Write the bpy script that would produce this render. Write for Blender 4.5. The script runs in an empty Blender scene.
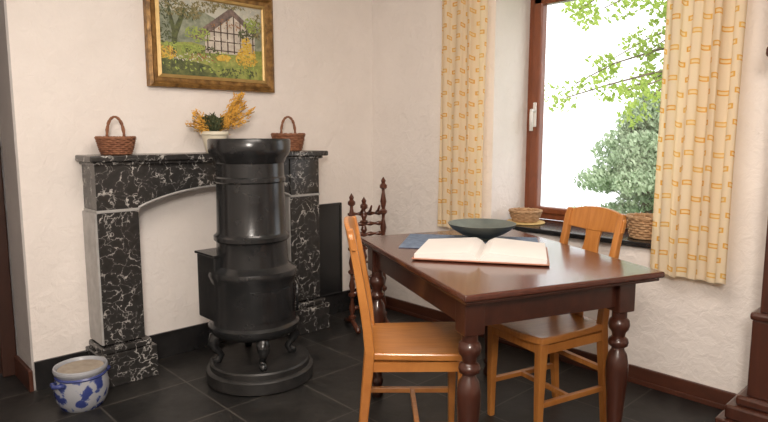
import bpy, bmesh, random
from math import *
from mathutils import Vector, Matrix
random.seed(7)
S=5/6
sc=bpy.context.scene
try:
    sc.view_settings.view_transform='Standard'
    sc.view_settings.look='None'
except Exception: pass

# ---------------------------------------------------------------- materials
def newmat(name):
    m=bpy.data.materials.new(name); m.use_nodes=True
    nt=m.node_tree; b=nt.nodes['Principled BSDF']
    return m,nt,b
def coords(nt,scale=(1,1,1),rot=(0,0,0)):
    tc=nt.nodes.new('ShaderNodeTexCoord'); mp=nt.nodes.new('ShaderNodeMapping')
    mp.inputs['Scale'].default_value=scale; mp.inputs['Rotation'].default_value=rot
    nt.links.new(tc.outputs['Object'],mp.inputs['Vector']); return mp.outputs['Vector']
def noise(nt,vec,scale,detail=4,rough=.55,dist=0):
    n=nt.nodes.new('ShaderNodeTexNoise'); n.inputs['Scale'].default_value=scale
    n.inputs['Detail'].default_value=detail; n.inputs['Roughness'].default_value=rough
    n.inputs['Distortion'].default_value=dist
    nt.links.new(vec,n.inputs['Vector']); return n.outputs['Fac']
def ramp(nt,fac,stops):
    r=nt.nodes.new('ShaderNodeValToRGB'); e=r.color_ramp.elements
    while len(e)<len(stops): e.new(.5)
    for i,(p,c) in enumerate(stops):
        e[i].position=p; e[i].color=(*c,1)
    nt.links.new(fac,r.inputs['Fac']); return r.outputs['Color']
def bump(nt,b,fac,strength,dist=.01):
    n=nt.nodes.new('ShaderNodeBump'); n.inputs['Strength'].default_value=strength
    n.inputs['Distance'].default_value=dist
    nt.links.new(fac,n.inputs['Height']); nt.links.new(n.outputs['Normal'],b.inputs['Normal'])
def simple(name,c1,c2=None,rough=.5,scale=8,bs=0,metal=0,stretch=(1,1,1),spec=.5,bd=.01,rot=(0,0,0)):
    m,nt,b=newmat(name); c2=c2 or c1
    v=coords(nt,stretch,rot); f=noise(nt,v,scale)
    nt.links.new(ramp(nt,f,[(.3,c1),(.7,c2)]),b.inputs['Base Color'])
    b.inputs['Roughness'].default_value=rough; b.inputs['Metallic'].default_value=metal
    b.inputs['Specular IOR Level'].default_value=spec
    if bs: bump(nt,b,f,bs,bd)
    return m
def plaster(name,c1,c2):
    m,nt,b=newmat(name); v=coords(nt)
    f=noise(nt,v,2.5,3); nt.links.new(ramp(nt,f,[(.3,c1),(.7,c2)]),b.inputs['Base Color'])
    b.inputs['Roughness'].default_value=.85
    f2=noise(nt,v,14,5,.6,.6); bump(nt,b,f2,.42,.024); return m
M_wall=plaster('white_plaster',(.81,.75,.705),(.87,.81,.765))
M_ceil=plaster('ceiling_plaster',(.8,.77,.73),(.85,.82,.78))
M_revealshade=plaster('shaded_plaster',(.44,.41,.40),(.50,.47,.455))  # wall plaster greyed so the colour carries the reveal's shade
def wood(name,c1,c2,rough=.35,stretch=(1,1,1),scale=6,coat=0):
    m,nt,b=newmat(name); v=coords(nt,stretch)
    f=noise(nt,v,scale,6,.6,1.2)
    nt.links.new(ramp(nt,f,[(.25,c1),(.75,c2)]),b.inputs['Base Color'])
    b.inputs['Roughness'].default_value=rough; b.inputs['Coat Weight'].default_value=coat
    b.inputs['Coat Roughness'].default_value=.12
    bump(nt,b,f,.08,.004); return m
M_pine=wood('honey_pine',(.35,.120,.024),(.52,.215,.052),.33,(1.5,9,1.5),3,.3)
M_mahog=wood('dark_mahogany',(.034,.010,.006),(.068,.020,.011),.28,(2,8,2),3,.35)
M_top=wood('table_top_wood',(.055,.016,.010),(.095,.029,.017),.25,(2,9,2),3,.5)
M_winwood=wood('window_wood',(.15,.038,.012),(.25,.070,.024),.4,(4,4,1),4,.2)
M_skirt=wood('skirting_wood',(.055,.018,.010),(.09,.028,.015),.4,(5,1,5),4)
M_darkdoor=wood('door_wood',(.03,.012,.008),(.055,.02,.012),.4,(5,5,1),4)
M_clock=wood('clock_wood',(.045,.014,.008),(.08,.024,.013),.3,(6,6,1),3,.3)
M_rack=wood('rack_wood',(.06,.018,.01),(.13,.04,.02),.3,(3,3,1),5,.3)
M_frame=simple('gilt_frame',(.12,.06,.018),(.38,.21,.065),.4,25,.3,.35)
M_gold=simple('gilt_slip',(.5,.33,.12),(.62,.43,.17),.4,20,0,.3)
M_iron=simple('black_iron',(.013,.014,.015),(.024,.024,.025),.23,14,.04,.2,spec=.7)
M_iron2=simple('hearth_stone',(.014,.014,.014),(.030,.028,.027),.42,14,.2)
M_black=simple('black_tile',(.010,.010,.011),(.024,.023,.023),.2,5)
M_wicker=simple('wicker',(.17,.06,.03),(.32,.14,.07),.7,40,.3)
M_wicker2=simple('pale_wicker',(.34,.19,.09),(.52,.33,.18),.7,40,.3)
M_white=simple('cream_ceramic',(.72,.66,.52),(.8,.74,.6),.35)
M_gflower=simple('dried_flower',(.60,.30,.04),(.80,.46,.08),.8,30)
M_leafdark=simple('dark_leaf',(.035,.05,.02),(.08,.09,.035),.7,30)
M_stem=simple('stem',(.25,.15,.04),(.35,.22,.07),.8)
M_page=simple('book_paper',(.70,.66,.63),(.77,.73,.70),.7,3)
M_cover=simple('book_cover',(.32,.13,.08),(.38,.17,.1),.5)
M_mat=simple('blue_cloth',(.10,.14,.21),(.17,.22,.31),.8,30,.2)
M_bowl=simple('bowl_outside',(.03,.034,.03),(.06,.066,.058),.4,10)
M_bowlin=simple('bowl_inside',(.09,.105,.095),(.16,.18,.16),.5,10)
M_handle=simple('white_handle',(.75,.72,.68),None,.35)
M_brass=simple('brass',(.55,.38,.12),(.65,.45,.16),.3,8,0,.9)
M_dial=simple('clock_dial_face',(.75,.7,.58),(.8,.75,.64),.4)
M_bark=simple('bark',(.10,.07,.05),(.2,.15,.1),.9,8,.5)
M_grass=simple('grass',(.1,.2,.05),(.2,.32,.1),.9,3)
def marble():
    m,nt,b=newmat('black_marble'); v=coords(nt)
    n=nt.nodes.new('ShaderNodeTexNoise'); n.inputs['Scale'].default_value=8; n.inputs['Detail'].default_value=6
    nt.links.new(v,n.inputs['Vector'])
    mx=nt.nodes.new('ShaderNodeVectorMath'); mx.operation='MULTIPLY_ADD'
    mx.inputs[1].default_value=(.30,.30,.30); nt.links.new(n.outputs['Color'],mx.inputs[0]); nt.links.new(v,mx.inputs[2])
    vo=nt.nodes.new('ShaderNodeTexVoronoi'); vo.feature='DISTANCE_TO_EDGE'; vo.inputs['Scale'].default_value=12
    nt.links.new(mx.outputs[0],vo.inputs['Vector'])
    n2=noise(nt,v,9,5,.7)
    d=nt.nodes.new('ShaderNodeMath'); d.operation='SUBTRACT'; d.inputs[0].default_value=.57; nt.links.new(n2,d.inputs[1])
    d2=nt.nodes.new('ShaderNodeMath'); d2.operation='MULTIPLY_ADD'; d2.inputs[1].default_value=.40
    nt.links.new(d.outputs[0],d2.inputs[0]); nt.links.new(vo.outputs['Distance'],d2.inputs[2])
    nt.links.new(ramp(nt,d2.outputs[0],[(0,(.50,.48,.45)),(.03,(.24,.23,.22)),(.065,(.035,.033,.032)),(1,(.010,.010,.010))]),b.inputs['Base Color'])
    b.inputs['Roughness'].default_value=.22; return m
M_marble=marble()
M_gmarble=simple('grey_marble',(.30,.29,.28),(.46,.45,.44),.35,12)
def tiles():
    m,nt,b=newmat('slate_tiles'); v=coords(nt)
    br=nt.nodes.new('ShaderNodeTexBrick'); br.offset=0; br.offset_frequency=1
    br.inputs['Scale'].default_value=1; br.inputs['Brick Width'].default_value=.5; br.inputs['Row Height'].default_value=.5
    br.inputs['Mortar Size'].default_value=.006; br.inputs['Mortar Smooth'].default_value=.3
    br.inputs['Color1'].default_value=(.013,.013,.013,1); br.inputs['Color2'].default_value=(.023,.022,.021,1)
    br.inputs['Mortar'].default_value=(.065,.06,.055,1)
    nt.links.new(v,br.inputs['Vector'])
    f=noise(nt,v,5,6,.65)
    mx=nt.nodes.new('ShaderNodeMix'); mx.data_type='RGBA'; mx.blend_type='MULTIPLY'; mx.inputs[0].default_value=1
    nt.links.new(br.outputs['Color'],mx.inputs[6]); nt.links.new(ramp(nt,f,[(.3,(.6,.6,.6)),(.7,(1.5,1.45,1.4))]),mx.inputs[7])
    nt.links.new(mx.outputs[2],b.inputs['Base Color'])
    nt.links.new(ramp(nt,f,[(.3,(.32,)*3),(.7,(.55,)*3)]),b.inputs['Roughness'])
    bump(nt,b,f,.15,.01); return m
M_floor=tiles()
def curtain_mat():
    m,nt,b=newmat('embroidered_curtain'); 
    tc=nt.nodes.new('ShaderNodeTexCoord')
    def brick(w,r,ms):
        br=nt.nodes.new('ShaderNodeTexBrick'); br.offset=.5
        br.inputs['Scale'].default_value=1; br.inputs['Brick Width'].default_value=w; br.inputs['Row Height'].default_value=r
        br.inputs['Mortar Size'].default_value=ms; br.inputs['Mortar Smooth'].default_value=.1
        nt.links.new(tc.outputs['UV'],br.inputs['Vector']); return br
    br=brick(.10,.08,.0275)
    base=(.90,.80,.61,1)
    br.inputs['Color1'].default_value=(.80,.43,.06,1); br.inputs['Color2'].default_value=(.84,.56,.15,1)
    br.inputs['Mortar'].default_value=base
    br2=brick(.10,.08,.0345)
    for k,c in (('Color1',(1,1,1,1)),('Color2',(1,1,1,1)),('Mortar',(0,0,0,1))): br2.inputs[k].default_value=c
    mx=nt.nodes.new('ShaderNodeMix'); mx.data_type='RGBA'
    nt.links.new(br2.outputs['Color'],mx.inputs[0]); nt.links.new(br.outputs['Color'],mx.inputs[6]); mx.inputs[7].default_value=(.90,.74,.46,1)
    nt.links.new(mx.outputs[2],b.inputs['Base Color']); b.inputs['Roughness'].default_value=.9
    tr=nt.nodes.new('ShaderNodeBsdfTranslucent'); 
    hs=nt.nodes.new('ShaderNodeMix'); hs.data_type='RGBA'; hs.blend_type='MULTIPLY'; hs.inputs[0].default_value=1
    nt.links.new(mx.outputs[2],hs.inputs[6]); hs.inputs[7].default_value=(1,.84,.58,1)
    nt.links.new(hs.outputs[2],tr.inputs['Color'])
    ms=nt.nodes.new('ShaderNodeMixShader'); ms.inputs[0].default_value=.42
    nt.links.new(b.outputs[0],ms.inputs[1]); nt.links.new(tr.outputs[0],ms.inputs[2])
    nt.links.new(ms.outputs[0],nt.nodes['Material Output'].inputs['Surface']); return m
M_curtain=curtain_mat()
def glass_mat():
    m,nt,b=newmat('window_glass')
    t=nt.nodes.new('ShaderNodeBsdfTransparent'); g=nt.nodes.new('ShaderNodeBsdfGlossy'); g.inputs['Roughness'].default_value=.02
    ms=nt.nodes.new('ShaderNodeMixShader'); ms.inputs[0].default_value=.04
    nt.links.new(t.outputs[0],ms.inputs[1]); nt.links.new(g.outputs[0],ms.inputs[2])
    nt.links.new(ms.outputs[0],nt.nodes['Material Output'].inputs['Surface']); return m
M_glass=glass_mat()
def leaf_mat(name,c1,c2,tr=.4,sc_=6):
    m,nt,b=newmat(name); v=coords(nt); f=noise(nt,v,sc_,3)
    col=ramp(nt,f,[(.3,c1),(.7,c2)]); nt.links.new(col,b.inputs['Base Color']); b.inputs['Roughness'].default_value=.7
    t=nt.nodes.new('ShaderNodeBsdfTranslucent'); nt.links.new(col,t.inputs['Color'])
    ms=nt.nodes.new('ShaderNodeMixShader'); ms.inputs[0].default_value=tr
    nt.links.new(b.outputs[0],ms.inputs[1]); nt.links.new(t.outputs[0],ms.inputs[2])
    nt.links.new(ms.outputs[0],nt.nodes['Material Output'].inputs['Surface']); return m
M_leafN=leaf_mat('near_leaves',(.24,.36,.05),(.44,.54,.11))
M_leafF=leaf_mat('hazy_far_leaves',(.30,.39,.24),(.47,.55,.37),.35,2.5)  # distance haze put into the leaf colour, paler and greyer
def crock_mat():
    m,nt,b=newmat('blue_grey_stoneware'); v=coords(nt)
    vo=nt.nodes.new('ShaderNodeTexVoronoi'); vo.inputs['Scale'].default_value=16; nt.links.new(v,vo.inputs['Vector'])
    f=noise(nt,v,14,4,.6,1.5)
    a=nt.nodes.new('ShaderNodeMath'); a.operation='ADD'; nt.links.new(vo.outputs['Distance'],a.inputs[0]); nt.links.new(f,a.inputs[1])
    col=ramp(nt,a.outputs[0],[(.86,(.03,.045,.18)),(.94,(.10,.13,.28)),(1.0,(.33,.34,.37))])
    nt.links.new(col,b.inputs['Base Color']); b.inputs['Roughness'].default_value=.25; return m
M_crock=crock_mat()
M_crockg=simple('stoneware_grey',(.32,.33,.36),(.40,.41,.44),.25)
M_blue=simple('cobalt_glaze',(.03,.045,.18),(.06,.08,.25),.25)

# ---------------------------------------------------------------- helpers
def root(name,loc=(0,0,0),rz=0):
    e=bpy.data.objects.new(name,None); sc.collection.objects.link(e)
    e.location=loc; e.rotation_euler=(0,0,rz); e.empty_display_size=.1; return e
def mk(name,vs,fs,mat,parent=None,smooth=False,bevel=0,loc=(0,0,0),rot=(0,0,0),segs=2,uv=None):
    me=bpy.data.meshes.new(name); me.from_pydata([tuple(v) for v in vs],[],fs)
    bm=bmesh.new(); bm.from_mesh(me); bmesh.ops.recalc_face_normals(bm,faces=bm.faces); bm.to_mesh(me); bm.free()
    me.materials.append(mat)
    o=bpy.data.objects.new(name,me); sc.collection.objects.link(o)
    o.location=loc; o.rotation_euler=rot
    if parent: o.parent=parent
    if smooth:
        for p in me.polygons: p.use_smooth=True
    if bevel:
        b=o.modifiers.new('bev','BEVEL'); b.width=bevel; b.segments=segs; b.limit_method='ANGLE'; b.angle_limit=radians(35)
    return o
def boxg(x0,x1,y0,y1,z0,z1):
    vs=[(x,y,z) for x in (x0,x1) for y in (y0,y1) for z in (z0,z1)]
    fs=[(0,1,3,2),(4,6,7,5),(0,4,5,1),(2,3,7,6),(0,2,6,4),(1,5,7,3)]
    return vs,fs
def box(name,x0,x1,y0,y1,z0,z1,mat,parent=None,bevel=0,**k):
    vs,fs=boxg(x0,x1,y0,y1,z0,z1); return mk(name,vs,fs,mat,parent,bevel=bevel,**k)
def multibox(name,bxs,mat,parent=None,bevel=0,**k):
    V=[];Fc=[]
    for b in bxs:
        v,f=boxg(*b); n=len(V); V+=v; Fc+=[tuple(i+n for i in q) for q in f]
    return mk(name,V,Fc,mat,parent,bevel=bevel,**k)
def latheg(prof,seg=32,cx=0,cy=0,capb=True,capt=True):
    V=[];Fc=[]
    for r,z in prof:
        for i in range(seg):
            a=2*pi*i/seg; V.append((cx+r*cos(a),cy+r*sin(a),z))
    for j in range(len(prof)-1):
        for i in range(seg):
            Fc.append((j*seg+i,j*seg+(i+1)%seg,(j+1)*seg+(i+1)%seg,(j+1)*seg+i))
    if capb: Fc.append(tuple(range(seg))[::-1])
    if capt: Fc.append(tuple((len(prof)-1)*seg+i for i in range(seg)))
    return V,Fc
def lathe(name,prof,mat,parent=None,seg=32,cx=0,cy=0,smooth=True,capb=True,capt=True,**k):
    V,Fc=latheg(prof,seg,cx,cy,capb,capt); o=mk(name,V,Fc,mat,parent,smooth,**k)
    if smooth:
        m=o.modifiers.new('es','EDGE_SPLIT'); m.split_angle=radians(40)
    return o
def tubeg(pts,rad,seg=8,square=False,flat=1.0):
    pts=[Vector(p) for p in pts]; V=[];Fc=[]
    n=len(pts); rads=rad if isinstance(rad,(list,tuple)) else [rad]*n
    up=None
    for i,p in enumerate(pts):
        t=(pts[min(i+1,n-1)]-pts[max(i-1,0)]).normalized()
        if up is None: up=Vector((0,0,1)) if abs(t.z)<.9 else Vector((0,1,0))
        s=t.cross(up).normalized(); u=s.cross(t).normalized(); up=u
        sg=4 if square else seg
        for k in range(sg):
            a=2*pi*k/sg+(pi/4 if square else 0); rr=rads[i]*(sqrt(2) if square else 1)
            V.append(p+s*cos(a)*rr+u*sin(a)*rr*flat)
    sg=4 if square else seg
    for j in range(n-1):
        for k in range(sg): Fc.append((j*sg+k,j*sg+(k+1)%sg,(j+1)*sg+(k+1)%sg,(j+1)*sg+k))
    Fc.append(tuple(range(sg))[::-1]); Fc.append(tuple((n-1)*sg+k for k in range(sg)))
    return V,Fc
def tube(name,pts,rad,mat,parent=None,seg=8,square=False,flat=1.0,smooth=True,**k):
    V,Fc=tubeg(pts,rad,seg,square,flat); return mk(name,V,Fc,mat,parent,smooth and not square,**k)
def merge(parts):
    V=[];Fc=[]
    for v,f in parts:
        n=len(V); V+=[tuple(q) for q in v]; Fc+=[tuple(i+n for i in q) for q in f]
    return V,Fc
def extr(poly,axis,a,b):
    def P(p,k):
        return (k,p[0],p[1]) if axis==0 else ((p[0],k,p[1]) if axis==1 else (p[0],p[1],k))
    n=len(poly); V=[P(p,a) for p in poly]+[P(p,b) for p in poly]
    Fc=[tuple(range(n))[::-1],tuple(range(n,2*n))]+[(i,(i+1)%n,n+(i+1)%n,n+i) for i in range(n)]
    return V,Fc

# ---------------------------------------------------------------- room shell
ZC=3.0; XL=-4.7; YB=-5.4; XA=-2.70
box('floor',XL-.3,.5,YB-.3,.6,-.1,0,M_floor)
box('ceiling',XL-.3,.5,YB-.3,.6,ZC,ZC+.15,M_ceil)
multibox('wall_back',[(XA,.5,0,.6,0,ZC),(XL,-3.75,0,.6,0,ZC),(-3.75,XA,0,.6,2.45,ZC)],M_wall)
WY0,WY1,WZ0,WZ1=-1.28,-2.56,.84,2.62
multibox('wall_right',[(0,.5,WY0,0,0,ZC),(0,.5,YB,WY1,0,ZC),(0,.5,WY1,WY0,0,WZ0),(0,.5,WY1,WY0,WZ1,ZC)],M_wall)
box('wall_left',XL-.3,XL,YB,.6,0,ZC,M_wall)
box('wall_front',XL,.5,YB-.3,YB,0,ZC,M_wall)
box('reveal_shade',XA-.012,XA,.0,.33,0,2.45,M_revealshade)  # thin sheet over the wall return, its shade painted in as grey
d=root('door_1',(-3.2,.42,0))
multibox('frame',[(.40,.485,-.08,.06,.0,2.45),(-.55,-.47,-.08,.06,0,2.45),(-.47,.40,-.08,.06,2.37,2.45)],M_darkdoor,d,.008)
box('leaf',-.47,.40,-.02,.03,.01,2.37,M_darkdoor,d)
multibox('panels',[(-.36,.31,-.035,-.02,.2,1.0),(-.36,.31,-.035,-.02,1.15,2.2)],M_darkdoor,d,.01)
tube('handle',[(-.4,-.02,1.15),(-.4,-.07,1.15),(-.3,-.08,1.15)],.012,M_brass,d)
multibox('baseboard_back',[(XA,-.001,-.018,0,0,.175)],M_black,None,.003)
box('baseboard_reveal',XA-.035,XA-.012,-.018,.33,0,.13,M_skirt,None,.004)
multibox('baseboard_right',[(-.022,0,YB,-.019,0,.105),(-.03,0,YB,-.019,0,.03)],M_skirt,None,.004)
box('trim_sill',-.035,.42,WY1+.002,WY0-.002,WZ0,.872,M_black,None,.006)
w=root('window_1',(.45,-1.9,0))
a0,a1=WY1+1.9,WY0+1.9
fx0,fx1=-.03,.04
multibox('outer_frame',[(fx0,fx1,a1-.055,a1,.872,WZ1),(fx0,fx1,a0,a0+.055,.872,WZ1),(fx0,fx1,a0,a1,.872,.925),(fx0,fx1,a0,a1,WZ1-.055,WZ1)],M_winwood,w,.006)
b0,b1=a0+.045,a1-.045
multibox('sash',[(fx0-.02,fx1-.02,b1-.075,b1,.915,WZ1-.045),(fx0-.02,fx1-.02,b0,b0+.075,.915,WZ1-.045),(fx0-.02,fx1-.02,b0,b1,.915,.965),(fx0-.02,fx1-.02,b0,b1,WZ1-.18,WZ1-.045)],M_winwood,w,.012)
box('glass',.0,.006,b0+.07,b1-.07,.96,WZ1-.12,M_glass,w)
box('handle_plate',-.062,-.05,b1-.055,b1-.025,1.56,1.74,M_handle,w,.006)
tube('handle_lever',[(-.06,b1-.04,1.68),(-.10,b1-.04,1.68),(-.105,b1-.042,1.64),(-.105,b1-.045,1.53)],.014,M_handle,w)

# ---------------------------------------------------------------- outside
box('lawn',.8,26,-14,20,-4.4,-4.1,M_grass)
def leaves(n,blobs,size):
    V=[];Fc=[]
    for i in range(n):
        c,r=random.choice(blobs)
        while True:
            p=Vector((random.uniform(-1,1),random.uniform(-1,1),random.uniform(-1,1)))
            if .35<p.length<1: break
        p=Vector(c)+Vector((p.x*r[0],p.y*r[1],p.z*r[2]))
        d=Vector((random.gauss(0,1),random.gauss(0,1),random.gauss(0,1))).normalized()
        e=d.orthogonal().normalized(); s=size*random.uniform(.6,1.3)
        g=d.cross(e)*.45
        k=len(V); V+=[p-e*s,p+g*s,p+e*s,p-g*s]; Fc.append((k,k+1,k+2,k+3))
    return V,Fc
def tree(name,loc,R,z0,z1,n,pw):
    t=root(name,loc); bl=[]
    for i in range(120):
        z=random.uniform(0,1); a=random.uniform(0,2*pi); rr=(1-z**pw)*R*sqrt(random.random())
        bl.append(((rr*cos(a),rr*sin(a),z0+z*(z1-z0)),(.5,.5,.32)))
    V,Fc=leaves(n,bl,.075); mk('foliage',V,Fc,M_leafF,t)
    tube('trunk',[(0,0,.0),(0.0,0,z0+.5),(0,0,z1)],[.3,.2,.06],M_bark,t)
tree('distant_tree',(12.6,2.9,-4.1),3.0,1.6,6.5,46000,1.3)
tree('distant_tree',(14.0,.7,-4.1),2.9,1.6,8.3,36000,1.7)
nt_=root('leafy_tree',(4.6,-2.7,-4.1))
tube('trunk',[(0,0,.0),(0,0,3),(0,.2,6),(-.1,.3,8.5)],[.22,.18,.14,.07],M_bark,nt_)
br=[];lv=[]
for i in range(36):
    z0=random.uniform(6.3,8.4); L=random.uniform(1.2,3.1); a=radians(random.uniform(65,150))
    pts=[]
    for k in range(7):
        s=k/6; pts.append(Vector((L*s*cos(a),.2+L*s*sin(a),z0+.5*s-.85*s*s+random.uniform(-.05,.05))))
    br.append(tubeg(pts,[.022*(1-k/7)+.004 for k in range(7)],5))
    for k in range(2,7):
        for j in range(2):
            lv.append((tuple(pts[k]+Vector((random.uniform(-.2,.2),random.uniform(-.2,.2),random.uniform(-.2,.1)))),(.2,.2,.13)))
V,Fc=merge(br); mk('branches',V,Fc,M_bark,nt_)
V,Fc=leaves(10500,lv,.048); mk('foliage',V,Fc,M_leafN,nt_)

# ---------------------------------------------------------------- fireplace
fp=root('marble_fireplace_surround',(0,0,0))
y1=-.001; yf=-.23
for nm,x0,x1 in (('left',-2.37,-2.13),('right',-1.02,-.76)):
    box('pillar_'+nm,x0,x1,yf,y1,.25,1.045,M_marble,fp,.004)
    box('band_'+nm,x0-.004,x1+.004,yf-.006,y1,1.045,1.062,M_gmarble,fp,.003)
    box('block_'+nm,x0,x1,yf,y1,1.062,1.335,M_marble,fp,.003)
    box('plinth_'+nm,x0-.045,x1+.055,yf-.045,y1,.0,.20,M_marble,fp,.006)
    box('plinth_cap_'+nm,x0-.025,x1+.035,yf-.025,y1,.20,.24,M_marble,fp,.01)
    box('outer_strip_'+nm,x0-.012 if nm=='left' else x0-.010,x0,yf+.01,y1,.25,1.045,M_gmarble,fp)
arc=[]
for i in range(25):
    s=i/24; x=-2.13+s*1.11; arc.append((x,1.062+.105*(1-abs(2*s-1)**2.0)**.9))
V=[];Fc=[]
for x,z in arc:
    V+=[(x,yf+.012,z),(x,yf+.012,1.335),(x,y1,z),(x,y1,1.335)]
for i in range(24):
    a=i*4;b=a+4
    Fc+=[(a,b,b+1,a+1),(a+2,a+3,b+3,b+2),(a,a+2,b+2,b),(a+1,b+1,b+3,a+3)]
Fc+=[(0,1,3,2),(96,98,99,97)]
mk('arched_apron',V,Fc,M_marble,fp)
V,Fc=tubeg([(x,yf+.008,z) for x,z in arc],.007,6); mk('arch_edge',V,Fc,M_gmarble,fp)
box('shelf_moulding',-2.385,-.735,-.25,y1,1.325,1.345,M_marble,fp,.006)
box('mantel_shelf',-2.405,-.70,-.275,y1,1.345,1.382,M_marble,fp,.008)

hp=root('hearth_screen',(0,0,0))
box('panel',-.70,-.40,-.045,-.022,.19,.93,M_iron,hp,.004)
multibox('panel_rim',[(-.705,-.395,-.052,-.02,.925,.945),(-.705,-.395,-.052,-.02,.178,.195),(-.71,-.69,-.052,-.02,.178,.945),(-.41,-.39,-.052,-.02,.178,.945)],M_iron,hp,.004)

# ---------------------------------------------------------------- stove
st=root('cast_iron_stove',(-1.645,-.72,0))
lathe('hearth_disc',[(.31,0),(.328,.010),(.328,.075),(.318,.085),(.306,.088),(.306,.118),(.298,.127),(.0,.129)],M_iron2,st,64,capt=False,cx=.035)
body=[(.16,.30),(.23,.30),(.262,.32),(.275,.345),(.275,.365),(.258,.38),(.252,.44),(.254,.62),(.262,.655),(.268,.675),(.262,.70),(.235,.715),(.218,.73),(.213,.78),(.210,.86),(.212,.872),(.225,.882),(.225,.905),(.212,.915),
(.206,.93),(.202,1.10),(.20,1.22),(.208,1.228),(.208,1.25),(.20,1.258),(.20,1.335),(.21,1.345),(.215,1.365),(.232,1.385),(.24,1.405),(.242,1.425),(.242,1.47),(.236,1.478),(.226,1.465),(.21,1.462),(.0,1.464)]
lathe('body',body,M_iron,st,64,capt=False)
for k,a in enumerate((radians(250),radians(340),radians(70),radians(160))):
    c,s=cos(a),sin(a)
    pts=[(r*c,r*s,z) for r,z in ((.19,.31),(.24,.285),(.255,.245),(.225,.20),(.205,.175),(.225,.145),(.255,.14))]
    tube('leg_%d'%(k+1),pts,[.035,.04,.034,.022,.02,.026,.018],M_iron,st,10)
box('side_box',-.255,-.05,.0,.22,.40,.79,M_iron,st,.008)
box('side_box_lid',-.265,-.04,-.01,.23,.79,.805,M_iron,st,.004)
tube('door_hinge',[(.19,-.19,.43),(.19,-.19,.60)],.008,M_iron,st)
V=[];Fc=[]
for i in range(13):
    a=radians(235+i*5)
    for r,z in ((.262,.42),(.262,.60),(.255,.42),(.255,.60)): V.append((r*cos(a),r*sin(a),z))
for i in range(12):
    a=i*4;b=a+4; Fc+=[(a,b,b+1,a+1),(a+1,b+1,b+3,a+3),(a,a+2,b+2,b)]
Fc+=[(0,1,3,2),(48,50,51,49)]
mk('ash_door',V,Fc,M_iron,st)

# ---------------------------------------------------------------- picture
pc=root('framed_painting',(-1.485,0,2.145))
W,H=.465,.335
def ring(x0,z0,x1,z1,yo,yi):
    V=[]
    for hx,hz,y in ((x0,z0,-.001),(x0,z0,yo),(x0-.02,z0-.02,yo-.012),((x0+x1)/2,(z0+z1)/2,(yo+yi)/2),(x1,z1,yi),(x1,z1,-.001)):
        V+=[(-hx,y,-hz),(hx,y,-hz),(hx,y,hz),(-hx,y,hz)]
    Fc=[]
    for j in range(5):
        for k in range(4): Fc.append((j*4+k,j*4+(k+1)%4,(j+1)*4+(k+1)%4,(j+1)*4+k))
    return V,Fc
V,Fc=ring(W,H,W-.075,H-.075,-.05,-.028); mk('frame',V,Fc,M_frame,pc)
V,Fc=ring(W-.062,H-.062,W-.084,H-.084,-.038,-.026); mk('gilt_slip',V,Fc,M_gold,pc)
def flat(name,pts,y,mat):
    V=[(x,y,z) for x,z in pts]; return mk(name,V,[tuple(range(len(V)))],mat,pc)
cw,ch=W-.08,H-.08
P=lambda u,v:(-cw+u*2*cw,-ch+v*2*ch)
pm=lambda n,a,b,s=30:simple(n,a,b,.6,s,.3)
flat('canvas_sky',[P(0,0),P(1,0),P(1,1),P(0,1)],-.018,pm('paint_sky',(.42,.44,.40),(.62,.60,.50),14))
flat('hills',[P(0,.3),P(1,.3),P(1,.72),P(.8,.8),P(.6,.74),P(.4,.85),P(.2,.78),P(0,.85)],-.0185,pm('paint_hills',(.14,.17,.12),(.36,.38,.28),26))
flat('meadow',[P(0,0),P(1,0),P(1,.42),P(.6,.36),P(.3,.44),P(0,.40)],-.019,pm('paint_meadow',(.16,.22,.05),(.42,.42,.12),22))
flat('path',[P(.0,.0),P(.55,.0),P(.45,.16),P(.2,.22),P(0,.2)],-.0195,pm('paint_shade',(.05,.07,.03),(.20,.22,.07),25))
flat('house_wall',[P(.42,.32),P(.92,.34),P(.92,.62),P(.70,.88),P(.42,.62)],-.0195,pm('paint_house',(.46,.40,.34),(.72,.66,.57),25))
flat('house_roof',[P(.26,.50),P(.33,.56),P(.68,.95),P(.98,.62),P(.94,.58),P(.70,.84),P(.44,.56),P(.40,.48)],-.020,pm('paint_roof',(.10,.08,.075),(.28,.20,.17),30))
M_beam=pm('paint_timber',(.07,.05,.04),(.16,.11,.08))
for i in range(8):
    u=.44+i*.065; h=.62+.26*(1-abs(u-.70)/.28)*.9 if abs(u-.7)<.28 else .6
    flat('timber_%d'%i,[P(u,.34),P(u+.012,.34),P(u+.012,h),P(u,h)],-.0202,M_beam)
for v in (.36,.48,.60): flat('timber_h%d'%int(v*100),[P(.42,v),P(.92,v),P(.92,v+.015),P(.42,v+.015)],-.0202,M_beam)
M_ybush=pm('paint_yellow',(.55,.30,.03),(.78,.58,.12),40); M_dk=pm('paint_dark',(.04,.05,.03),(.14,.16,.06),40)
M_cr=pm('paint_crown',(.10,.10,.04),(.36,.30,.14),45); M_lg=pm('paint_light_green',(.24,.34,.06),(.44,.50,.14),40)
M_wh=pm('paint_pale',(.55,.52,.42),(.7,.66,.55),40); M_rd=pm('paint_russet',(.28,.12,.05),(.42,.22,.09),40)
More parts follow.
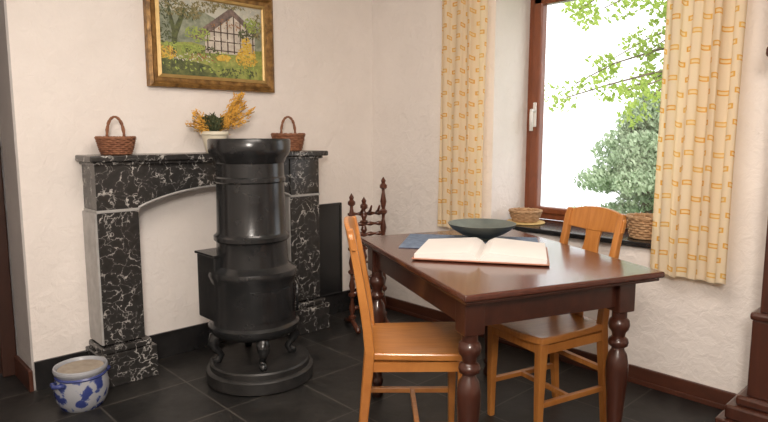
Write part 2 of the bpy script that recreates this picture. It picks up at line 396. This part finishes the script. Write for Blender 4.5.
def dabs(name,regs,n,mat,y,sz=.012):
    V=[];Fc=[]
    for i in range(n):
        cu,cv,ru,rv=random.choice(regs); a=random.uniform(0,2*pi); q=sqrt(random.random())
        u=cu+ru*q*cos(a); v=cv+rv*q*sin(a)
        if not(.015<u<.985 and .02<v<.98): continue
        x,z=P(u,v); b=random.uniform(0,pi); l=sz*random.uniform(.5,1.3); t=l*.4
        yy=y-random.uniform(0,.0008); k=len(V)
        dx,dz=l*cos(b),l*sin(b); ex,ez=-t*sin(b),t*cos(b)
        pts=[(x-dx,z-dz),(x+ex,z+ez),(x+dx,z+dz),(x-ex,z-ez)]
        V+=[(max(-cw,min(cw,px)),yy,max(-ch,min(ch,pz))) for px,pz in pts]; Fc.append((k,k+1,k+2,k+3))
    mk(name,V,Fc,mat,pc)
flat('tree_trunk',[P(.10,.1),P(.14,.1),P(.17,.5),P(.26,.85),P(.23,.87),P(.15,.62),P(.10,.9),P(.08,.9),P(.12,.55)],-.0204,M_dk)
dabs('dabs_dark',[(.12,.86,.13,.10),(.27,.80,.10,.10),(.4,.33,.18,.08),(.2,.10,.22,.10),(.7,.08,.25,.06),(.05,.6,.08,.2),(.85,.62,.12,.06)],520,M_dk,-.0206)
dabs('dabs_crown',[(.12,.86,.14,.11),(.28,.82,.12,.10),(.42,.9,.12,.07),(.62,.96,.2,.03),(.95,.75,.06,.18)],420,M_cr,-.0214)
dabs('dabs_green',[(.5,.2,.5,.16),(.2,.36,.2,.06),(.9,.75,.1,.1),(.35,.55,.12,.1)],420,M_lg,-.0214)
dabs('dabs_pale',[(.5,.93,.4,.05),(.3,.24,.2,.05),(.65,.48,.2,.1),(.88,.9,.1,.08)],170,M_wh,-.0214,.009)
dabs('dabs_russet',[(.6,.72,.2,.08),(.06,.3,.06,.08),(.5,.25,.3,.05),(.83,.3,.1,.1)],150,M_rd,-.0222,.010)
dabs('dabs_yellow',[(.83,.26,.12,.10),(.83,.36,.09,.10),(.83,.48,.05,.10),(.07,.28,.08,.08),(.83,.30,.1,.1),(.6,.27,.07,.04)],480,M_ybush,-.023)

# ---------------------------------------------------------------- baskets, vase
def basket(name,loc,rb,rt,h,mat,handle=0,rz=0,rows=9,r=None):
    b=root(name,loc,rz); r=r or h/rows*.62
    parts=[]
    for j in range(rows):
        z=r+(h-2*r)*j/(rows-1); R=rb+(rt-rb)*(z/h)**.8
        n=48
        V=[];Fc=[]
        for i in range(n):
            a=2*pi*i/n; off=.0045*sin(12*a+pi*j)
            for k in range(6):
                t=2*pi*k/6; rr=R+off+r*cos(t)
                V.append((rr*cos(a),rr*sin(a),z+r*sin(t)))
        for i in range(n):
            for k in range(6):
                Fc.append((i*6+k,((i+1)%n)*6+k,((i+1)%n)*6+(k+1)%6,i*6+(k+1)%6))
        parts.append((V,Fc))
    V,Fc=merge(parts); mk('weave',V,Fc,mat,b,True)
    V,Fc=latheg([(rb-.003,.004),(rb,.004),(rt-.004,h-.01),(rt-.008,h-.01),(rb-.008,.012)],32,capt=True); mk('lining',V,Fc,mat,b,True)
    parts=[]
    for i in range(24):
        a=2*pi*i/24; parts.append(tubeg([(rb*cos(a),rb*sin(a),.003),(rt*cos(a)*1.01,rt*sin(a)*1.01,h)],.004,5))
    V,Fc=merge(parts); mk('stakes',V,Fc,mat,b)
    V=[];Fc=[];n=64;rr0=r*1.25
    for i in range(n):
        a=2*pi*i/n
        for k in range(6):
            t=2*pi*k/6; q=rt+rr0*cos(t)*(1+.25*sin(20*a)); V.append((q*cos(a),q*sin(a),h+rr0*sin(t)*(1+.25*sin(20*a))))
    for i in range(n):
        for k in range(6): Fc.append((i*6+k,((i+1)%n)*6+k,((i+1)%n)*6+(k+1)%6,i*6+(k+1)%6))
    mk('rim',V,Fc,mat,b,True)
    if handle:
        pts=[]; w_=rt*(.45)
        for i in range(19):
            a=pi*i/18; pts.append((w_*cos(a),0,h*.9+(handle-h*.9)*sin(a)**.8))
        pp=[]
        for s in (0,pi):
            q=[Vector(p)+Vector((.004*cos(i*1.4+s),.006*sin(i*1.4+s),0)) for i,p in enumerate(pts)]
            pp.append(tubeg(q,.007,6))
        V,Fc=merge(pp); mk('handle',V,Fc,mat,b,True)
    return b
MZ=1.383
basket('wicker_basket',(-2.21,-.14,MZ),.075,.105,.10,M_wicker,.225,radians(-20),8)
basket('wicker_basket',(-.97,-.14,MZ),.085,.115,.12,M_wicker,.25,radians(-30),8)
basket('wicker_basket',(.15,-1.47,.885),.080,.11,.075,M_wicker2,0,0,6)
lathe('straw_coaster',[(.0,.873),(.135,.873),(.14,.878),(.135,.884),(0,.884)],simple('straw',(.6,.4,.15),(.72,.52,.22),.8,30),None,32,cx=.15,cy=-1.47,capb=False,capt=False)
basket('wicker_basket',(.13,-2.35,.873),.085,.11,.13,M_wicker2,0,0,8)

fl=root('dried_flower_pot',(-1.57,-.15,MZ))
lathe('pot',[(.0,0),(.055,0),(.06,.01),(.075,.08),(.085,.115),(.095,.12),(.095,.14),(.085,.142),(.08,.12),(0,.12)],M_white,fl,32,capb=False,capt=False)
gp=[];dk=[];stm=[]
def sprig(base,dirv,L,acc,n,sz):
    dirv=Vector(dirv).normalized(); pts=[Vector(base)+dirv*L*s/5+Vector((0,0,-.02*(s/5)**2)) for s in range(6)]
    stm.append(tubeg(pts,.003,4))
    for i in range(n):
        s=random.uniform(.25,1); p=Vector(base)+dirv*L*s+Vector([random.gauss(0,.014*(1.4-s)) for _ in range(3)])
        d=(dirv+Vector([random.gauss(0,.6) for _ in range(3)])).normalized(); e=d.orthogonal().normalized(); l=sz*random.uniform(.6,1.4)
        q=e*l*.3; r2=d.cross(e)*l*.3
        acc.append(([p-d*l,p+q,p+r2,p-q,p-r2,p+d*l],[(0,1,2),(0,2,3),(0,3,4),(0,4,1),(5,2,1),(5,3,2),(5,4,3),(5,1,4)]))
for i in range(11):
    sprig((0,0,.14),(-1+random.uniform(-.2,.25),random.uniform(-.3,.2),.45+random.uniform(-.4,.5)),random.uniform(.15,.21),gp,34,.013)
for i in range(20):
    sprig((.03,0,.14),(.85+random.uniform(-.25,.25),random.uniform(-.3,.2),.75+random.uniform(-.45,.5)),random.uniform(.18,.32),gp,44,.014)
for i in range(34):
    sprig((-.02,0,.12),(random.uniform(-.8,.6),random.uniform(-.7,.3),1),random.uniform(.09,.14),dk,30,.016)
for nm,ac,mt in (('gold_sprigs',gp,M_gflower),('dark_foliage',dk,M_leafdark),('stems',stm,M_stem)):
    V,Fc=merge(ac); mk(nm,V,Fc,mt,fl)

# ---------------------------------------------------------------- crock
ck=root('stoneware_crock',(-2.56,-.40,0),radians(20))
lathe('pot',[(.0,0),(.10,0),(.112,.012),(.130,.05),(.140,.10),(.138,.145),(.127,.18)],M_crock,ck,48,capb=False,capt=False)
lathe('neck',[(.127,.18),(.125,.195),(.136,.21),(.140,.222),(.136,.235),(.128,.235),(.12,.222),(.115,.19),(.11,.06),(0,.05)],M_crockg,ck,48,capb=False,capt=False)
lathe('blue_line',[(.1285,.178),(.133,.186),(.1265,.195)],M_blue,ck,48,capb=False,capt=False)
lathe('stone_lid',[(0,.206),(.117,.206),(.117,.220),(0,.220)],simple('stone_lid',(.30,.25,.20),(.42,.36,.29),.7,20),ck,32,capb=False,capt=False)
for k,s in enumerate((-1,1)):
    tube('ear_%d'%(k+1),[(s*.130,-.035,.165),(s*.154,-.03,.17),(s*.165,0,.165),(s*.154,.03,.17),(s*.130,.035,.165)],.012,M_blue,ck)

# ---------------------------------------------------------------- spindle rack
sr=root('spindle_rack',(-.47,-.46,0),radians(-22))
def turned(z0,z1,r,n=5):
    P_=[(r*.6,z0)]
    for i in range(n):
        a=z0+(z1-z0)*i/n; b=z0+(z1-z0)*(i+1)/n; L=b-a
        P_+=[(r*.55,a+.03*L),(r*1.25,a+.12*L),(r*1.25,a+.2*L),(r*.55,a+.27*L),(r*1.05,a+.55*L),(r*.5,a+.9*L)]
    P_+=[(r*.5,z1),(r*1.2,z1+.015),(r*1.2,z1+.035),(r*.6,z1+.05),(r*.8,z1+.07),(0.001,z1+.10)]
    return P_
for k,(x,zt) in enumerate(((-.13,.96),(-.03,.93),(.13,1.08))):
    lathe('post_%d'%(k+1),turned(.06 if k!=1 else .40,zt,.024,5),M_rack,sr,14,cx=x)
    if k!=1: tube('foot_%d'%(k+1),[(x,-.16,.02),(x,-.06,.045),(x,0,.07),(x,.06,.045),(x,.16,.02)],.02,M_rack,sr)
for k,z in enumerate((.16,.28,.40,.52,.66,.74,.82,.90)):
    x0=-.16 if k>4 else -.13
    pts=[(x0+(.13-x0)*i/24,0,z) for i in range(25)]
    tube('rung_%d'%(k+1),pts,[.009+.009*abs(sin(i*pi/6))**2 for i in range(25)],M_rack,sr)
for k,x in enumerate((-.065,0,.065)):
    lathe('spindle_%d'%(k+1),[(.008,.16),(.014,.24),(.008,.30),(.016,.36),(.008,.40)],M_rack,sr,10,cx=x)
    tube('peg_%d'%(k+1),[(x,0,.90),(x,-.06,.93),(x,-.09,.97)],[.009,.011,.007],M_rack,sr)

# ---------------------------------------------------------------- table
T=root('dining_table',(-1.87,-2.55,0))
e1=Vector((cos(radians(65.5)),sin(radians(65.5)),0)); e2=Vector((cos(radians(-20)),sin(radians(-20)),0))
L1,L2=1.35,.99
DZ=.022
def tq(s,t,z): 
    v=e1*s+e2*t; return (v.x,v.y,z)
def tbox(name,s0,s1,t0,t1,z0,z1,mat,bev=0,segs=2):
    V=[tq(s,t,z+DZ) for s in (s0,s1) for t in (t0,t1) for z in (z0,z1)]
    return mk(name,V,boxg(0,1,0,1,0,1)[1],mat,T,bevel=bev,segs=segs)
tbox('top',0,L1,0,L2,.872,.90,M_top,.009,3)
tbox('top_moulding',.015,L1-.015,.015,L2-.015,.857,.872,M_mahog,.006)
ins=.085; il=.06; ir=.13
tbox('apron_near',ins,ins+.02,il,L2-ir,.745,.857,M_mahog)
tbox('apron_far',L1-ins-.02,L1-ins,il,L2-ir,.745,.857,M_mahog)
tbox('apron_left',ins,L1-ins,il,il+.02,.745,.857,M_mahog)
tbox('apron_right',ins,L1-ins,L2-ir-.02,L2-ir,.745,.857,M_mahog)
legp=[(.026,0),(.034,.01),(.036,.03),(.028,.05),(.025,.07),(.034,.085),(.034,.10),(.026,.115),(.027,.14),(.033,.25),(.042,.38),(.047,.45),(.047,.50),(.040,.545),(.028,.565),(.026,.575),(.040,.585),(.044,.60),(.040,.615),(.027,.625),(.030,.645),(.042,.66),(.046,.68),(.042,.70),(.032,.71),(.032,.745)]
k=0
for s in (ins+.02,L1-ins-.02):
    for t in (il+.02,L2-ir-.02):
        k+=1; c=tq(s,t,0)
        lathe('leg_%d'%k,legp,M_mahog,T,28,cx=c[0],cy=c[1])
        tbox('leg_block_%d'%k,s-.045,s+.045,t-.045,t+.045,.72,.857,M_mahog,.006)

# ---------------------------------------------------------------- chairs
def chair(loc,az,wb,wf,dep,rake):
    c=root('dining_chair',loc,az)
    hs=.55
    def bx(z):
        return -.05*(1-z/hs) if z<hs else -rake*((z-hs)/.57)**1.25
    nx,ny=14,16; V=[];Fc=[]
    for lay in (0,1):
        for i in range(nx+1):
            s=i/nx
            for j in range(ny+1):
                t=2*j/ny-1
                x=-.02+(dep+.02)*s; hw=wb+(wf-wb)*s
                x-= .035*t*t*t*t*s
                y=hw*t*(1-.05*s**8)
                z=hs-(.035 if lay==0 else 0)
                if lay==1: z-= .012*(1-abs(t)**2.5)*sin(pi*min(1,s*1.05)**.8) 
                V.append((x,y,z))
    st_=(nx+1)*(ny+1)
    for lay in (0,1):
        for i in range(nx):
            for j in range(ny):
                a=lay*st_+i*(ny+1)+j; Fc.append((a,a+1,a+ny+2,a+ny+1))
    bd=[i*(ny+1) for i in range(nx+1)]+[nx*(ny+1)+j for j in range(1,ny+1)]+[i*(ny+1)+ny for i in range(nx-1,-1,-1)]+[j for j in range(ny-1,0,-1)]
    for q in range(len(bd)):
        a=bd[q];b=bd[(q+1)%len(bd)]; Fc.append((a,b,b+st_,a+st_))
    mk('seat',V,Fc,M_pine,c,bevel=.008)
    for k,s in enumerate((-1,1)):
        zs=[0,.15,.3,.45,.54,.65,.75,.85,.95,1.05,1.10]
        pts=[(bx(z),s*(wb-.015),z) for z in zs]
        tube('back_post_%d'%(k+1),pts,[.016,.018,.02,.022,.022,.021,.020,.019,.018,.017,.015],M_pine,c,square=True,bevel=.006)
        tube('front_leg_%d'%(k+1),[(dep-.055,s*(wf-.045),0),(dep-.055,s*(wf-.045),.25),(dep-.06,s*(wf-.045),.515)],[.015,.019,.024],M_pine,c,square=True,bevel=.005)
        tube('side_stretcher_%d'%(k+1),[(bx(.2),s*(wb-.015),.2),(dep-.055,s*(wf-.045),.2)],.013,M_pine,c,square=True,bevel=.003)
        tube('seat_rail_%d'%(k+1),[(0,s*(wb-.02),.485),(dep-.06,s*(wf-.045),.485)],[.022,.022],M_pine,c,square=True)
    ym=dep*.45
    tube('cross_stretcher',[(ym,-(wb+wf)/2+.04,.2),(ym,(wb+wf)/2-.04,.2)],.012,M_pine,c,square=True,bevel=.003)
    tube('front_rail',[(dep-.06,-wf+.05,.485),(dep-.06,wf-.05,.485)],.022,M_pine,c,square=True)
    tube('rear_rail',[(0,-wb+.02,.485),(0,wb-.02,.485)],.02,M_pine,c,square=True)
    tube('rear_stretcher',[(bx(.3),-wb+.02,.3),(bx(.3),wb-.02,.3)],.013,M_pine,c,square=True)
    def board(name,n,low,high,th,yr):
        V=[];Fc=[]
        rows=6
        for side in (0,1):
            for i in range(n+1):
                t=2*i/n-1; y=yr*t
                for r_ in range(rows+1):
                    z=low(t)+(high(t)-low(t))*r_/rows
                    V.append((bx(z)-.02*(1-t*t)+(th if side else -th),y,z))
        st2=(n+1)*(rows+1)
        for side in (0,1):
            for i in range(n):
                for r_ in range(rows):
                    a=side*st2+i*(rows+1)+r_; Fc.append((a,a+1,a+rows+2,a+rows+1))
        bd=[i*(rows+1) for i in range(n+1)]+[n*(rows+1)+r_ for r_ in range(1,rows+1)]+[i*(rows+1)+rows for i in range(n-1,-1,-1)]+[r_ for r_ in range(rows-1,0,-1)]
        for q in range(len(bd)):
            a=bd[q];b=bd[(q+1)%len(bd)]; Fc.append((a,b,b+st2,a+st2))
        mk(name,V,Fc,M_pine,c,bevel=.005)
    board('crest_rail',24,lambda t:1.005-.012*(1-abs(t)),lambda t:1.075+.045*(1-t*t)**.7-.012*(1 if abs(t)>.95 else 0),.011,wb+.012)
    V=[];Fc=[]
    zs=[.53+.49*i/24 for i in range(25)]
    def hw(z):
        s=(z-.53)/.49
        return .034+.022*exp(-((s-.62)/.22)**2)+.018*exp(-((s-1)/.12)**2)+.012*exp(-((s)/.1)**2)
    for side in (0,1):
        for z in zs:
            for u in (-1,-.33,.33,1): V.append((bx(z)-.02*min(1,max(0,(z-.53)/.2))+(.008 if side else -.008),u*hw(z),z))
    st2=25*4
    for side in (0,1):
        for i in range(24):
            for u in range(3):
                a=side*st2+i*4+u; Fc.append((a,a+1,a+5,a+4))
    for i in range(24):
        for u in (0,3):
            a=i*4+u; Fc.append((a,a+4,a+4+st2,a+st2))
    Fc+=[(0,1,1+st2,st2),(1,2,2+st2,1+st2),(2,3,3+st2,2+st2)]
    mk('splat',V,Fc,M_pine,c,bevel=.003)
    return c
chair((-1.69,-1.84,0),radians(-42.6),.215,.24,.47,.09)
chair((-.645,-2.325,0),radians(165),.19,.225,.47,.12)

# ---------------------------------------------------------------- things on the table
TZ=.923
cl=root('blue_table_mat',(-1.00,-1.885,TZ),radians(-54))
box('cloth',-.36,.36,-.215,.215,0,.004,M_mat,cl,bevel=.002)
bk=root('open_book',(-1.215,-2.128,TZ+.005),radians(-57))
box('cover',-.31,.31,-.215,.215,0,.006,M_cover,bk,.002)
for k,s in enumerate((-1,1)):
    V=[];Fc=[];n=20
    for i in range(n+1):
        u=i/n; x=s*.298*u
        z=.008+.036*(min(1,u/.16)**.55)*(1-.62*max(0,u-.16))+ (0.002 if s>0 else 0)
        V+=[(x,-.208,z),(x,.208,z),(x,-.208,.0065),(x,.208,.0065)]
    for i in range(n):
        a=i*4;b=a+4; Fc+=[(a,b,b+1,a+1),(a+2,a+3,b+3,b+2),(a,a+2,b+2,b),(a+1,b+1,b+3,a+3)]
    Fc+=[(0,1,3,2),(n*4,n*4+2,n*4+3,n*4+1)]
    mk('pages_%d'%(k+1),V,Fc,M_page,bk)
lathe('serving_bowl',[(.0,0),(.06,0),(.065,.010),(.065,.014),(.115,.034),(.16,.062),(.182,.086),(.186,.093),(.179,.093),(.152,.068),(.106,.043),(.04,.027),(0,.025)],M_bowl,None,64,capb=False,capt=False,loc=(-.905,-1.885,TZ+.005))
bo=bpy.data.objects['serving_bowl']; bo.data.materials.append(M_bowlin)
for p in bo.data.polygons:
    if p.normal.z>.15 and p.center.z>.022: p.material_index=1

# ---------------------------------------------------------------- curtains
def curtain(name,x,ya,yb,zb,zt,folds,amp):
    c=root(name,(x,0,0))
    n=folds*12; m=30; V=[];Fc=[];UV=[]
    for j in range(m+1):
        v=j/m; z=zb+(zt-zb)*v
        for i in range(n+1):
            u=i/n; ph=u*folds*2*pi
            am=amp*(.75+.25*sin(3*u*pi+1))
            y=ya+(yb-ya)*u+ .008*sin(ph*2+.5*sin(v*5))
            xx=am*sin(ph+.6*sin(v*3+u*4))+.012*sin(ph*.5+v*2)
            V.append((xx,y,z-.008*sin(ph))); UV.append((u*abs(yb-ya)*1.4,z))
    for j in range(m):
        for i in range(n):
            a=j*(n+1)+i; Fc.append((a,a+1,a+n+2,a+n+1))
    me=bpy.data.meshes.new('fabric'); me.from_pydata(V,[],Fc); me.materials.append(M_curtain)
    ul=me.uv_layers.new(name='UVMap')
    for p in me.polygons:
        p.use_smooth=True
        for li in p.loop_indices: ul.data[li].uv=UV[me.loops[li].vertex_index]
    o=bpy.data.objects.new('fabric',me); sc.collection.objects.link(o); o.parent=c
    return c
curtain('window_curtain',-.10,-.85,-1.275,.805,2.80,4,.03)
curtain('window_curtain',-.11,-2.48,-2.88,.72,2.80,4,.03)
rd=root('curtain_rod',(-.10,-1.85,2.85))
tube('rod',[(0,1.25,0),(0,-1.25,0)],.016,M_brass,rd)
for k,y in enumerate((1.15,-1.15)): tube('bracket_%d'%(k+1),[(0,y,0),(.099,y,0)],.012,M_brass,rd)

# ---------------------------------------------------------------- longcase clock
gc=root('grandfather_clock',(-.02,-3.31,0))
def cb(nm,x,ya,yb,z0,z1,bev=.006): box(nm,x,0,ya,yb,z0,z1,M_clock,gc,bev)
cb('plinth',-.40,-.34,.345,0,.12); cb('plinth_step',-.375,-.32,.315,.12,.19,.012); cb('plinth_moulding',-.345,-.29,.28,.19,.24,.015)
cb('base_box',-.315,-.24,.24,.24,.62); cb('base_moulding',-.33,-.25,.25,.62,.66,.015)
cb('trunk',-.30,-.21,.215,.66,1.85); box('trunk_door',-.312,-.30,-.15,.15,.75,1.75,M_clock,gc,.006)
cb('hood_moulding',-.35,-.26,.265,1.85,1.90,.015); cb('hood',-.33,-.235,.24,1.90,2.30)
cb('cornice',-.36,-.27,.275,2.30,2.36,.015)
lathe('dial',[(0,0),(.18,0),(.18,.01),(0,.01)],M_dial,gc,40,capb=False,capt=False,loc=(-.331,0,2.10),rot=(0,radians(-90),0))
box('hour_hand',-.350,-.345,-.006,.006,2.10,2.20,M_iron,gc); box('minute_hand',-.350,-.345,-.13,.0,2.096,2.104,M_iron,gc)
for k,y in enumerate((-.225,.23)):
    lathe('hood_column_%d'%(k+1),[(.018,1.90),(.022,1.93),(.013,1.95),(.013,2.24),(.022,2.27),(.018,2.30)],M_clock,gc,14,cx=-.345,cy=y)
pl=[(-.27,2.36),(.275,2.36)]+[(.275-.545*i/20,2.40+.22*sin(pi*i/20)) for i in range(21)]
V,Fc=extr(pl,0,-.35,-.32); mk('pediment',V,Fc,M_clock,gc)

# ---------------------------------------------------------------- lights / world
wd=bpy.data.worlds.new('w'); sc.world=wd; wd.use_nodes=True
nt=wd.node_tree; bg=nt.nodes['Background']
tc=nt.nodes.new('ShaderNodeTexCoord'); nz=nt.nodes.new('ShaderNodeTexNoise'); nz.inputs['Scale'].default_value=2
nt.links.new(tc.outputs['Generated'],nz.inputs['Vector'])
rp=nt.nodes.new('ShaderNodeValToRGB'); rp.color_ramp.elements[0].color=(.94,.97,1,1); rp.color_ramp.elements[1].color=(1,1,1,1)
nt.links.new(nz.outputs['Fac'],rp.inputs['Fac']); nt.links.new(rp.outputs['Color'],bg.inputs['Color']); bg.inputs['Strength'].default_value=2.2
def light(name,typ,loc,target,energy,color,size=1,sy=None):
    l=bpy.data.lights.new(name,typ); l.energy=energy; l.color=color
    if typ=='AREA': l.size=size*S; 
    if sy: l.shape='RECTANGLE'; l.size_y=sy*S
    if typ=='SUN': l.angle=radians(4)
    o=bpy.data.objects.new(name,l); sc.collection.objects.link(o); o.location=loc
    o.rotation_euler=(Vector(target)-Vector(loc)).to_track_quat('-Z','Y').to_euler(); return o
light('sun','SUN',(-6,-6,12),(4,0,0),2.6,(1,.96,.9))
light('ceiling_fill','AREA',(-2.3,-2.6,2.93),(-2.3,-2.6,0),40,(1,.89,.79),1.4)  # unseen soft area fill added under the ceiling, no lamp there
light('bounce_light','AREA',(-4.0,-4.4,2.4),(-1.9,-.6,1.3),64,(1,.91,.82),.6)

# ---------------------------------------------------------------- scale whole scene
bpy.context.view_layer.update()
for o in list(sc.objects):
    if o.parent is None:
        o.location=o.location*S
        if o.type not in ('LIGHT',): o.scale=o.scale*S

# ---------------------------------------------------------------- camera
cd=bpy.data.cameras.new('camera'); cam=bpy.data.objects.new('camera',cd); sc.collection.objects.link(cam)
cd.sensor_width=36; cd.lens=36*600/768; cd.clip_start=.02
p=atan(76/600); az=radians(46.6)
cam.location=Vector((-3.533,-3.883,1.5))*S
cam.rotation_euler=(pi/2-p,0,az-pi/2)
sc.camera=cam
